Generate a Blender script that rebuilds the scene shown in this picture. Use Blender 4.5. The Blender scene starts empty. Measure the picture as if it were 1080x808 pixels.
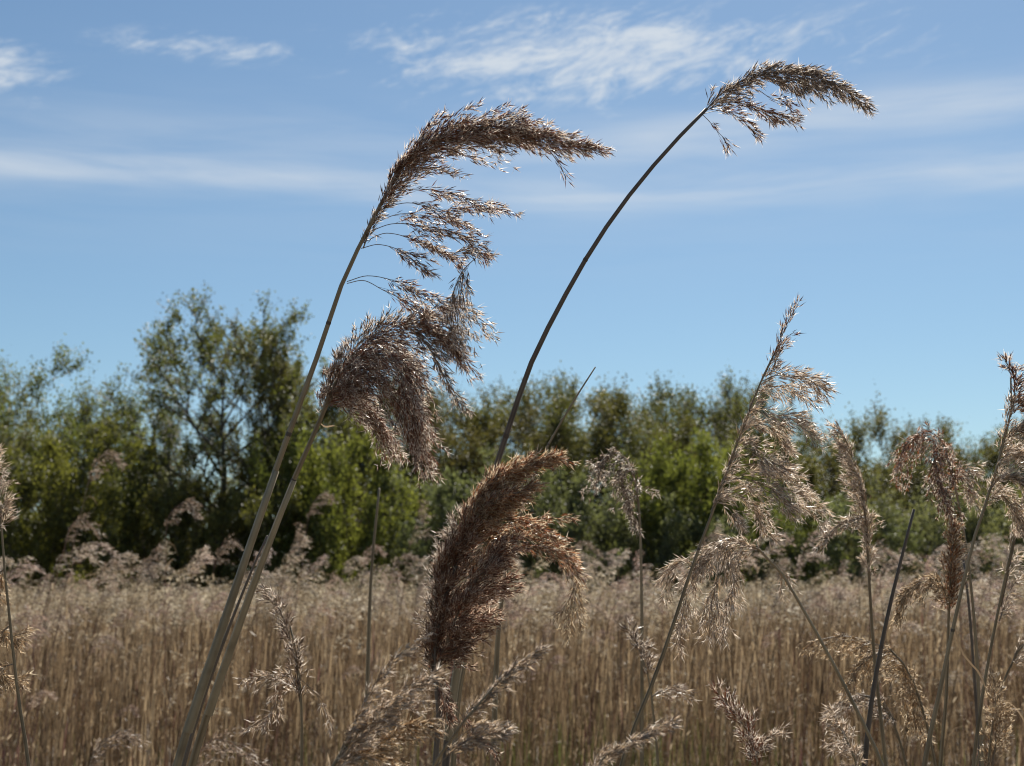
import bpy, math
import numpy as np
from mathutils import Vector

sc = bpy.context.scene
COL = sc.collection
R = math.radians

# ------------------------------------------------------------------ camera
F = 1500.0                                   # focal length in photo pixels (1080 wide)
EYE = 1.7
HORIZON = 628.0
PITCH = math.atan((HORIZON - 404.0) / F)
cd = bpy.data.cameras.new('camera')
cam = bpy.data.objects.new('camera', cd)
COL.objects.link(cam)
cam.location = (0, 0, EYE)
cam.rotation_euler = (R(90) + PITCH, 0, 0)
cd.sensor_width = 36.0
cd.lens = 36.0 * F / 1080.0
cd.clip_start = 0.05
cd.clip_end = 3000
cd.dof.use_dof = True
cd.dof.focus_distance = 1.4
cd.dof.aperture_fstop = 15.0
sc.camera = cam

# ------------------------------------------------------------------ light
SUN_EL, SUN_AZ = R(49), R(15)               # azimuth from +Y, positive to the right
SKY_STRENGTH = 0.05
SUN_STRENGTH = 5.0
EXPOSURE = 0.87
SKY_TINT = (0.825, 0.955, 0.98)
sc.view_settings.view_transform = 'Standard'
sc.view_settings.look = 'None'
sc.view_settings.gamma = 1.0
sc.view_settings.use_curve_mapping = False
sc.view_settings.exposure = EXPOSURE
sl = bpy.data.lights.new('sun', 'SUN')
sl.energy = SUN_STRENGTH
sl.angle = R(0.53)
sl.color = (1.0, 0.94, 0.84)
sun = bpy.data.objects.new('sun', sl)
COL.objects.link(sun)
sdir = Vector((math.cos(SUN_EL) * math.sin(SUN_AZ), math.cos(SUN_EL) * math.cos(SUN_AZ), math.sin(SUN_EL)))
sun.rotation_euler = sdir.to_track_quat('Z', 'Y').to_euler()
sun.location = (8, 20, 30)

world = bpy.data.worlds.new('World')
sc.world = world
world.use_nodes = True
wt = world.node_tree
wt.nodes.clear()


class G:
    """small helper for node graphs"""
    def __init__(s, t): s.t = t
    def n(s, typ, **kw):
        nd = s.t.nodes.new(typ)
        for k, v in kw.items(): setattr(nd, k, v)
        return nd
    def put(s, sock, v):
        if hasattr(v, 'bl_idname') or hasattr(v, 'is_linked'): s.t.links.new(v, sock)
        elif v is not None: sock.default_value = v
    def m(s, op, a, b=None, c=None, clamp=False):
        nd = s.n('ShaderNodeMath', operation=op, use_clamp=clamp)
        s.put(nd.inputs[0], a)
        if b is not None: s.put(nd.inputs[1], b)
        if c is not None: s.put(nd.inputs[2], c)
        return nd.outputs[0]
    def smooth(s, v, a, b, lo=0.0, hi=1.0):
        nd = s.n('ShaderNodeMapRange', interpolation_type='SMOOTHSTEP')
        s.put(nd.inputs[0], v); nd.inputs[1].default_value = a; nd.inputs[2].default_value = b
        nd.inputs[3].default_value = lo; nd.inputs[4].default_value = hi
        return nd.outputs[0]
    def noise(s, vec, scale, detail=3, rough=0.5, dist=0.0):
        nd = s.n('ShaderNodeTexNoise')
        s.put(nd.inputs['Vector'], vec); nd.inputs['Scale'].default_value = scale
        nd.inputs['Detail'].default_value = detail; nd.inputs['Roughness'].default_value = rough
        nd.inputs['Distortion'].default_value = dist
        return nd.outputs[0]
    def comb(s, x, y, z):
        nd = s.n('ShaderNodeCombineXYZ')
        s.put(nd.inputs[0], x); s.put(nd.inputs[1], y); s.put(nd.inputs[2], z)
        return nd.outputs[0]
    def mix(s, f, a, b, blend='MIX'):
        nd = s.n('ShaderNodeMix', data_type='RGBA', blend_type=blend)
        s.put(nd.inputs[0], f)
        s.put(nd.inputs[6], a if hasattr(a, 'is_linked') else (*a, 1)[:4])
        s.put(nd.inputs[7], b if hasattr(b, 'is_linked') else (*b, 1)[:4])
        return nd.outputs[2]


g = G(wt)
sky = g.n('ShaderNodeTexSky', sky_type='NISHITA')
sky.sun_disc = False
sky.sun_elevation = SUN_EL
sky.sun_rotation = SUN_AZ
sky.altitude = 0
sky.air_density = 1.0
sky.dust_density = 0.35
sky.ozone_density = 2.0
tc = g.n('ShaderNodeTexCoord')
sep = g.n('ShaderNodeSeparateXYZ')
wt.links.new(tc.outputs['Generated'], sep.inputs[0])
az = g.m('ARCTAN2', sep.outputs[0], sep.outputs[1])
el = g.m('ARCSINE', sep.outputs[2])


def gauss(v, c, w):                          # soft bump of width w round c
    d = g.m('DIVIDE', g.m('SUBTRACT', v, c), w)
    return g.m('EXPONENT', g.m('MULTIPLY', g.m('MULTIPLY', d, d), -1.0))


# cirrus: streaks that rise a little to the right, in patches; broad thin bands lower down
elw = g.m('SUBTRACT', el, g.m('MULTIPLY', az, 0.22))
wisp_v = g.comb(g.m('MULTIPLY', az, 1.0), g.m('MULTIPLY', elw, 3.4), 3.1)
wisp = g.noise(wisp_v, 20.0, 8, 0.68, 0.8)
wisp2 = g.noise(g.comb(az, g.m('MULTIPLY', elw, 2.6), 8.7), 52.0, 6, 0.66, 0.5)
wisp = g.m('ADD', g.m('MULTIPLY', wisp, 0.66), g.m('MULTIPLY', wisp2, 0.34))
patch = g.m('MULTIPLY', gauss(az, 0.055, 0.165), gauss(el, 0.373, 0.033))
patch = g.m('MAXIMUM', patch, g.m('MULTIPLY', g.m('MULTIPLY', gauss(az, -0.22, 0.09), gauss(el, 0.372, 0.012)), 0.6))
patch = g.m('MAXIMUM', patch, g.m('MULTIPLY', g.m('MULTIPLY', gauss(az, -0.355, 0.04), gauss(el, 0.345, 0.02)), 0.85))
patch = g.m('MAXIMUM', patch, g.m('MULTIPLY', g.m('MULTIPLY', gauss(az, 0.22, 0.12), gauss(el, 0.375, 0.03)), 0.45))
outer = g.smooth(g.m('ABSOLUTE', az), 0.5, 0.9)                       # more of the same all round
patch = g.m('MAXIMUM', patch, g.m('MULTIPLY', g.m('MULTIPLY', outer, gauss(el, 0.42, 0.12)), 0.6))
c1 = g.m('MULTIPLY', g.smooth(g.m('ADD', wisp, g.m('MULTIPLY', patch, 0.32)), 0.58, 0.92), g.smooth(patch, 0.03, 0.5))
wav = g.m('ADD', el, g.m('MULTIPLY', g.m('SUBTRACT', g.noise(g.comb(az, 0.0, 1.7), 5.0, 2), 0.5), 0.03))
bn = g.noise(g.comb(g.m('MULTIPLY', az, 1.0), g.m('MULTIPLY', el, 9.0), 5.5), 6.0, 5, 0.55, 0.4)
band = g.m('MULTIPLY', gauss(wav, 0.284, 0.012), 0.40)
b2 = g.m('MULTIPLY', gauss(g.m('SUBTRACT', wav, g.m('MULTIPLY', az, 0.03)), 0.318, 0.016), g.smooth(az, -0.12, 0.12, 0.10, 0.42))
band = g.m('ADD', band, b2)
b3 = g.m('MULTIPLY', gauss(wav, 0.290, 0.06), 0.10)
band = g.m('ADD', band, b3)
c2 = g.m('MULTIPLY', band, g.smooth(bn, 0.22, 0.75, 0.25, 1.25))
cloud = g.m('MINIMUM', g.m('ADD', g.m('MULTIPLY', c1, 0.92), c2), 0.85)
skyc = g.mix(1.0, sky.outputs[0], SKY_TINT, 'MULTIPLY')
bg = g.n('ShaderNodeBackground')
cl = g.mix(cloud, skyc, (7.6, 8.2, 8.8))
wt.links.new(cl, bg.inputs[0])
bg.inputs[1].default_value = SKY_STRENGTH
wo = g.n('ShaderNodeOutputWorld')
wt.links.new(bg.outputs[0], wo.inputs[0])

sc.cycles.max_bounces = 8
sc.cycles.diffuse_bounces = 5
sc.cycles.filter_width = 1.1
sc.cycles.transmission_bounces = 4
sc.cycles.transparent_max_bounces = 8
sc.cycles.use_denoising = True
sc.cycles.denoising_prefilter = 'ACCURATE'
sc.cycles.sample_clamp_indirect = 6.0

# ------------------------------------------------------------------ helpers
rng = np.random.default_rng(7)
cp, sp = math.cos(PITCH), math.sin(PITCH)


def at(px, py, d):
    """photo pixel + distance along the view axis -> world point"""
    u, v = (px - 540.0) / F, (404.0 - py) / F
    return np.array((u * d, d * (cp - v * sp), EYE + d * (sp + v * cp)))


def tag(o, label=None, cat=None, group=None, kind=None):
    if label: o['label'] = label
    if cat: o['category'] = cat
    if group: o['group'] = group
    if kind: o['kind'] = kind
    return o


def empty(name, loc, rz=0.0):
    o = bpy.data.objects.new(name, None)
    o.location = tuple(float(c) for c in loc)
    o.rotation_euler = (0, 0, rz)
    o.empty_display_size = 0.1
    COL.objects.link(o)
    return o


def copy_tree(o, parent=None):
    c = o.copy()
    COL.objects.link(c)
    if parent: c.parent = parent
    for ch in list(o.children): copy_tree(ch, c)
    return c


def unit(v):
    return v / np.maximum(np.linalg.norm(v, axis=-1, keepdims=True), 1e-9)


class Tri:
    """collects triangles with a material slot and a tone per vertex; build() links ONE mesh object"""
    def __init__(s): s.v, s.f, s.m, s.t, s.n = [], [], [], [], 0
    def add(s, v, f, m=0, tone=0.5):
        v = np.asarray(v, float).reshape(-1, 3); f = np.asarray(f, int).reshape(-1, 3)
        s.v.append(v); s.f.append(f + s.n)
        s.m.append(np.full(len(f), m, int) if np.isscalar(m) else np.asarray(m, int))
        s.t.append(np.full(len(v), tone, float) if np.isscalar(tone) else np.asarray(tone, float))
        s.n += len(v)
    def arrays(s):
        return np.vstack(s.v), np.vstack(s.f), np.concatenate(s.m), np.concatenate(s.t)
    def mesh(s, name, mats, origin=(0, 0, 0), smooth=False):
        V, Fc, M, T = s.arrays()
        V = V - np.asarray(origin, float)
        me = bpy.data.meshes.new(name)
        me.vertices.add(len(V)); me.vertices.foreach_set('co', V.astype(np.float32).ravel())
        me.loops.add(len(Fc) * 3); me.loops.foreach_set('vertex_index', Fc.astype(np.int32).ravel())
        me.polygons.add(len(Fc))
        me.polygons.foreach_set('loop_start', np.arange(0, len(Fc) * 3, 3, dtype=np.int32))
        me.polygons.foreach_set('material_index', M.astype(np.int32))
        me.polygons.foreach_set('use_smooth', np.full(len(Fc), smooth, dtype=bool))
        at_ = me.attributes.new('tone', 'FLOAT', 'POINT')
        at_.data.foreach_set('value', T.astype(np.float32))
        for m in mats: me.materials.append(m)
        me.update(); me.validate()
        return me
    def build(s, name, mats, parent=None, origin=(0, 0, 0), smooth=False):
        o = bpy.data.objects.new(name, s.mesh(name, mats, origin, smooth))
        COL.objects.link(o)
        if parent: o.parent = parent
        return o


def spline(P, n):
    """Catmull-Rom through the points, n samples"""
    P = np.asarray(P, float)
    if len(P) == 2: return P[0] + (P[1] - P[0]) * np.linspace(0, 1, n)[:, None]
    d = np.r_[0, np.cumsum(np.linalg.norm(np.diff(P, axis=0), axis=1))]
    Q = np.vstack([2 * P[0] - P[1], P, 2 * P[-1] - P[-2]])
    dd = np.r_[-(d[1]), d, 2 * d[-1] - d[-2]]
    out = []
    for s_ in np.linspace(0, d[-1], n):
        i = min(max(np.searchsorted(d, s_, 'right') - 1, 0), len(P) - 2)
        t0, t1, t2, t3 = dd[i:i + 4]; p0, p1, p2, p3 = Q[i:i + 4]
        m1 = (p2 - p0) / (t2 - t0); m2 = (p3 - p1) / (t3 - t1); h = t2 - t1
        u = (s_ - t1) / h
        out.append((2 * u**3 - 3 * u**2 + 1) * p1 + (u**3 - 2 * u**2 + u) * h * m1 + (-2 * u**3 + 3 * u**2) * p2 + (u**3 - u**2) * h * m2)
    return np.array(out)


def tube(T, P, r, k=6, m=0, tone=0.5, flat=1.0):
    P = np.asarray(P, float); n = len(P)
    r = np.broadcast_to(np.asarray(r, float), (n,))
    tg = unit(np.gradient(P, axis=0))
    ref = np.array((0.31, 0.9, 0.3))
    a = unit(np.cross(tg, ref)); b = np.cross(tg, a)
    th = np.linspace(0, 2 * np.pi, k, endpoint=False)
    V = P[:, None] + r[:, None, None] * (np.cos(th)[None, :, None] * a[:, None] + flat * np.sin(th)[None, :, None] * b[:, None])
    i, j = np.meshgrid(np.arange(n - 1), np.arange(k), indexing='ij')
    A = i * k + j; B = i * k + (j + 1) % k; C = A + k; D = B + k
    f = np.concatenate([np.stack([A, B, D], -1).reshape(-1, 3), np.stack([A, D, C], -1).reshape(-1, 3)])
    V = np.vstack([V.reshape(-1, 3), P[-1:]])
    if tone is None:                                                      # streaks that run along the stem
        rr_ = np.random.default_rng(int(abs(P[0, 0]) * 1e5) + n)
        st = np.clip(rr_.normal(0.5, 0.22, k)[None] + np.cumsum(rr_.normal(0, 0.06, (n, k)), 0) + 0.14 * np.sin(np.linspace(0, 9, n))[:, None], 0, 1)
        tone = np.r_[st.ravel(), 0.5]
    top = np.array([[(n - 1) * k + q, (n - 1) * k + (q + 1) % k, n * k] for q in range(k)])
    T.add(V, np.vstack([f, top]), m, tone)


def ribbon(T, P, w, side, m=0, tone=0.5):
    """thin leaf: P centre line, w half widths, side a vector across"""
    P = np.asarray(P, float); n = len(P)
    w = np.broadcast_to(np.asarray(w, float), (n,))
    tg = unit(np.gradient(P, axis=0))
    s_ = unit(np.asarray(side, float) - tg * (tg @ np.asarray(side, float))[:, None])
    nn = np.cross(tg, s_)
    V = np.stack([P + s_ * w[:, None], P - nn * w[:, None] * .35, P - s_ * w[:, None]], 1).reshape(-1, 3)
    f = []
    for i in range(n - 1):
        for q in (0, 1):
            a = i * 3 + q; f += [[a, a + 1, a + 4], [a, a + 4, a + 3]]
    T.add(V, f, m, tone)


def along(C, s_):
    """points and tangents at fractions s_ of the polyline C"""
    d = np.r_[0, np.cumsum(np.linalg.norm(np.diff(C, axis=0), axis=1))]
    x = s_ * d[-1]
    P = np.stack([np.interp(x, d, C[:, q]) for q in range(3)], -1)
    tg = unit(np.gradient(C, axis=0))
    Tn = unit(np.stack([np.interp(x, d, tg[:, q]) for q in range(3)], -1))
    return P, Tn


def perp(T_, r_):
    v = r_.normal(size=T_.shape)
    return unit(v - T_ * np.sum(v * T_, -1, keepdims=True))


def spikelets(T, P, D, L, W, r_, m, tone, solid=True):
    """lance shaped spikelets at P, along D"""
    n = len(P)
    a = perp(D, r_); b = np.cross(D, a)
    L = L[:, None]; W = W[:, None]
    mid = P + D * L * 0.38
    if solid:
        V = np.stack([P, mid + a * W, mid - a * W * .5 + b * W * .87, mid - a * W * .5 - b * W * .87, P + D * L], 1)
        f = np.array([[0, 1, 2], [0, 2, 3], [0, 3, 1], [4, 2, 1], [4, 3, 2], [4, 1, 3]])
    else:
        V = np.stack([P, mid + a * W, mid - a * W, P + D * L + b * W], 1)
        f = np.array([[0, 1, 2], [1, 3, 2]])
    k = V.shape[1]
    T.add(V.reshape(-1, 3), (f[None] + (np.arange(n) * k)[:, None, None]).reshape(-1, 3), m, np.repeat(tone, k))


def spray(T, C, r_, nb, L, ang=32, droop=(0, 0, 0), per=12, sl=0.009, sw=0.0010, hairs=3, s0=0.0, s1=1.0,
          bias=(0, 0, 0), jit=0.33, stalk=0.00022, solid=True, mats=(0, 1, 2), ped=0.003, hl=0.8, u0=0.12, hw=0.00022):
    """branches along the curve C; L = branch lengths at start, middle and end; spikelets with silky hairs on each branch.
    mats: slots for spikelet, hair and stalk"""
    s_ = s0 + (s1 - s0) * (np.arange(nb) + r_.uniform(0, 1, nb)) / nb
    P0, T0 = along(C, s_)
    q = perp(T0, r_)
    q = unit(q + np.asarray(bias, float))
    a = np.radians(ang) * r_.uniform(0.35, 1.3, nb)
    d0 = unit(np.cos(a)[:, None] * T0 + np.sin(a)[:, None] * q)
    Lb = np.interp(s_, [s0, (s0 + s1) / 2, s1], L) * r_.uniform(0.6, 1.2, nb)
    dr = np.asarray(droop, float)[None] * r_.uniform(0.6, 1.4, (nb, 1))
    us = np.linspace(0, 1, 5)
    B = P0[:, None] + Lb[:, None, None] * (d0[:, None] * us[None, :, None] + dr[:, None] * (us**2)[None, :, None])
    if stalk:
        tg = d0
        s1v = perp(tg, r_)[:, None]; s2v = np.cross(tg, s1v[:, 0])[:, None]
        w = stalk * (1.15 - us)[None, :, None]
        V = np.stack([B + s1v * w, B - s1v * w * .5 + s2v * w * .87, B - s1v * w * .5 - s2v * w * .87], 2)   # nb,5,3,3
        f = []
        for i in range(4):
            for j in range(3):
                A0 = i * 3 + j; B0 = i * 3 + (j + 1) % 3
                f += [[A0, B0, B0 + 3], [A0, B0 + 3, A0 + 3]]
        f = np.array(f)
        T.add(V.reshape(-1, 3), (f[None] + (np.arange(nb) * 15)[:, None, None]).reshape(-1, 3), mats[2], 0.4)
    cnt = np.maximum(3, (per * Lb / max(np.mean(Lb), 1e-6))).astype(int)
    idx = np.repeat(np.arange(nb), cnt); n = len(idx)
    u = u0 + (1 - u0) * r_.uniform(0, 1, n) ** 0.8
    D = unit(d0[idx] + 2 * dr[idx] * u[:, None])
    pos = P0[idx] + Lb[idx][:, None] * (d0[idx] * u[:, None] + dr[idx] * (u**2)[:, None])
    off = perp(D, r_)
    pos = pos + off * ped * r_.uniform(0.1, 1.2, (n, 1))
    D = unit(D + jit * r_.normal(size=D.shape) * 0.7 + off * jit * 0.8)
    tone = r_.uniform(0, 1, n) ** 2.2
    l = sl * r_.uniform(0.65, 1.25, n)
    spikelets(T, pos, D, l, sw * r_.uniform(0.7, 1.3, n), r_, mats[0], tone, solid)
    if hairs:
        keep = r_.uniform(0, 1, n) < 0.12 + 0.95 * u**2
        hi = np.repeat(np.arange(n)[keep], hairs); nh = len(hi)
        hp = pos[hi] + D[hi] * (l[hi] * r_.uniform(0.05, 0.5, nh))[:, None]
        hd = unit(D[hi] + 0.55 * r_.normal(size=(nh, 3)))
        ln = sl * hl * r_.uniform(0.5, 1.2, nh)[:, None]
        sd = perp(hd, r_) * hw
        V = np.stack([hp + sd, hp - sd, hp + hd * ln], 1)
        T.add(V.reshape(-1, 3), np.arange(nh * 3).reshape(-1, 3), mats[1], np.repeat(r_.uniform(0, 1, nh), 3))


# ------------------------------------------------------------------ materials
def newmat(name):
    m = bpy.data.materials.new(name); m.use_nodes = True
    m.node_tree.nodes.clear()
    return m, G(m.node_tree)


def thin_mat(name, dark, light, trans=0.4, rough=0.6, spec=0.25, vary=0.0, tint=None):
    """thin plant tissue: diffuse/gloss in front, light passing through; tone attribute picks between two colours"""
    m, q = newmat(name)
    t = q.n('ShaderNodeAttribute', attribute_name='tone')
    c = q.mix(t.outputs['Fac'], dark, light)
    if vary:
        oi = q.n('ShaderNodeObjectInfo')
        hs = q.n('ShaderNodeHueSaturation')
        q.put(hs.inputs['Hue'], q.m('ADD', 0.5, q.m('MULTIPLY', q.m('SUBTRACT', oi.outputs['Random'], 0.5), vary * 0.12)))
        q.put(hs.inputs['Value'], q.m('ADD', 1.0 - vary / 2, q.m('MULTIPLY', q.m('FRACT', q.m('MULTIPLY', oi.outputs['Random'], 7.3)), vary)))
        q.put(hs.inputs['Color'], c)
        c = hs.outputs[0]
    p = q.n('ShaderNodeBsdfPrincipled')
    q.put(p.inputs['Base Color'], c)
    p.inputs['Roughness'].default_value = rough
    p.inputs['Specular IOR Level'].default_value = spec
    tr = q.n('ShaderNodeBsdfTranslucent')
    q.put(tr.inputs['Color'], q.mix(1.0, c, tint, 'MULTIPLY') if tint else c)
    mx = q.n('ShaderNodeMixShader'); mx.inputs[0].default_value = trans
    q.t.links.new(p.outputs[0], mx.inputs[1]); q.t.links.new(tr.outputs[0], mx.inputs[2])
    o = q.n('ShaderNodeOutputMaterial'); q.t.links.new(mx.outputs[0], o.inputs[0])
    return m


def stem_mat(name, c0, c1, scale=(60, 60, 30)):
    m, q = newmat(name)
    tcn = q.n('ShaderNodeTexCoord')
    mp = q.n('ShaderNodeMapping'); mp.inputs['Scale'].default_value = scale
    q.t.links.new(tcn.outputs['Object'], mp.inputs[0])
    n1 = q.noise(mp.outputs[0], 1.0, 5, 0.65)
    n2 = q.noise(tcn.outputs['Object'], 14.0, 3, 0.6)
    ta = q.n('ShaderNodeAttribute', attribute_name='tone')
    c = q.mix(q.m('ADD', q.m('MULTIPLY', q.smooth(n1, 0.3, 0.7), 0.3), q.m('MULTIPLY', ta.outputs['Fac'], 0.7)), c0, c1)
    c = q.mix(q.smooth(n2, 0.52, 0.72, 0, 0.55), c, tuple(0.45 * x for x in c0))
    p = q.n('ShaderNodeBsdfPrincipled')
    q.put(p.inputs['Base Color'], c)
    p.inputs['Roughness'].default_value = 0.55
    p.inputs['Specular IOR Level'].default_value = 0.3
    b = q.n('ShaderNodeBump'); b.inputs['Strength'].default_value = 0.4; b.inputs['Distance'].default_value = 0.0004
    q.put(b.inputs['Height'], n1); q.t.links.new(b.outputs[0], p.inputs['Normal'])
    o = q.n('ShaderNodeOutputMaterial'); q.t.links.new(p.outputs[0], o.inputs[0])
    return m


HAIR = thin_mat('silky_hair', (0.56, 0.41, 0.30), (0.94, 0.86, 0.75), 0.6, 0.3, 0.6)
HAIR_WARM = thin_mat('warm_hair', (0.40, 0.23, 0.14), (0.90, 0.74, 0.58), 0.6, 0.3, 0.6)
HAIR_GOLD = thin_mat('golden_hair', (0.55, 0.40, 0.24), (0.88, 0.74, 0.54), 0.6, 0.3, 0.6)
BROWN = thin_mat('brown_spikelet', (0.125, 0.048, 0.024), (0.42, 0.225, 0.13), 0.42, 0.35, 0.5, tint=(1.5, 1.2, 1.0))
RUST = thin_mat('rust_spikelet', (0.19, 0.092, 0.044), (0.62, 0.40, 0.215), 0.45, 0.35, 0.5, tint=(1.6, 1.2, 0.85))
RUST_DARK = thin_mat('dark_rust_spikelet', (0.105, 0.044, 0.026), (0.38, 0.205, 0.125), 0.42, 0.35, 0.5, tint=(1.6, 1.2, 0.9))
TAN = thin_mat('tan_spikelet', (0.17, 0.115, 0.08), (0.46, 0.36, 0.27), 0.4, 0.5, 0.3)
GOLD = thin_mat('golden_spikelet', (0.30, 0.20, 0.115), (0.76, 0.60, 0.40), 0.42, 0.5, 0.3)
PALE = thin_mat('pale_spikelet', (0.33, 0.26, 0.20), (0.88, 0.80, 0.69), 0.5, 0.35, 0.5, tint=(1.15, 1.1, 1.0))
STALK = thin_mat('plume_stalk', (0.16, 0.12, 0.09), (0.30, 0.24, 0.17), 0.1, 0.5, 0.3)
STEM = stem_mat('dry_stem', (0.125, 0.095, 0.055), (0.34, 0.27, 0.17))
STEM_DARK = stem_mat('weathered_stem', (0.08, 0.065, 0.055), (0.17, 0.14, 0.11))
NODE = stem_mat('stem_node', (0.06, 0.045, 0.035), (0.14, 0.11, 0.08))
SHEATH = stem_mat('leaf_sheath', (0.16, 0.125, 0.072), (0.40, 0.33, 0.215))
DEAD = thin_mat('dead_leaf', (0.10, 0.060, 0.032), (0.58, 0.46, 0.31), 0.35, 0.5, 0.3)
F_STEM = thin_mat('field_stem', (0.095, 0.052, 0.034), (0.48, 0.315, 0.215), 0.3, 0.55, 0.2, 0.5)
F_PLUME = thin_mat('field_plume', (0.21, 0.140, 0.095), (0.70, 0.565, 0.44), 0.4, 0.5, 0.25, 0.5)
HEAD = thin_mat('sunlit_head', (0.32, 0.235, 0.175), (0.80, 0.67, 0.55), 0.45, 0.5, 0.25, 0.3)  # lighter copy of the field plume, sunlight painted into its colour
GREEN = thin_mat('green_shoot', (0.07, 0.085, 0.025), (0.16, 0.17, 0.05), 0.4, 0.5, 0.3)
BARK = stem_mat('bark', (0.045, 0.038, 0.03), (0.11, 0.095, 0.075), (9, 9, 2))
LT = (1.9, 1.85, 1.2)
LEAF_DARK = thin_mat('dark_green_leaf', (0.052, 0.053, 0.019), (0.108, 0.103, 0.036), 0.42, 0.45, 0.3, 0.35, LT)
LEAF_MID = thin_mat('mid_green_leaf', (0.060, 0.067, 0.020), (0.120, 0.125, 0.038), 0.42, 0.5, 0.3, 0.35, LT)
LEAF_YELLOW = thin_mat('yellow_green_leaf', (0.070, 0.080, 0.020), (0.135, 0.146, 0.038), 0.45, 0.5, 0.3, 0.3, LT)
LEAF_GREY = thin_mat('grey_green_leaf', (0.076, 0.088, 0.044), (0.140, 0.152, 0.078), 0.40, 0.5, 0.3, 0.3, LT)

# ------------------------------------------------------------------ ground
m, q = newmat('reed_litter_soil')
tcn = q.n('ShaderNodeTexCoord')
n1 = q.noise(tcn.outputs['Object'], 0.35, 4); n2 = q.noise(tcn.outputs['Object'], 9.0, 5, 0.7)
c = q.mix(n1, (0.05, 0.034, 0.02), (0.09, 0.064, 0.038))
c = q.mix(q.smooth(n2, 0.45, 0.65), c, (0.13, 0.09, 0.052))
p = q.n('ShaderNodeBsdfPrincipled'); q.put(p.inputs['Base Color'], c); p.inputs['Roughness'].default_value = 0.9
b = q.n('ShaderNodeBump'); b.inputs['Strength'].default_value = 0.6; q.put(b.inputs['Height'], n2); q.t.links.new(b.outputs[0], p.inputs['Normal'])
o = q.n('ShaderNodeOutputMaterial'); q.t.links.new(p.outputs[0], o.inputs[0])
SOIL = m
T = Tri()
xs = np.r_[-1200, -400, np.linspace(-60, 60, 61), 400, 1200]; ys = np.r_[-300, -60, np.linspace(-10, 110, 61), 400, 1500]
X, Y = np.meshgrid(xs, ys, indexing='ij')
Z = 0.03 * np.sin(X * 1.3 + 0.7 * Y) * np.sin(Y * 0.9 - 0.4 * X) - 0.03
V = np.stack([X, Y, Z], -1).reshape(-1, 3)
i, j = np.meshgrid(np.arange(len(xs) - 1), np.arange(len(ys) - 1), indexing='ij')
A = i * len(ys) + j
f = np.concatenate([np.stack([A, A + len(ys), A + len(ys) + 1], -1).reshape(-1, 3), np.stack([A, A + len(ys) + 1, A + 1], -1).reshape(-1, 3)])
T.add(V, f)
tag(T.build('ground', [SOIL], smooth=True), 'brown soil and reed litter under the reed bed', None, None, 'structure')


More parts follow.
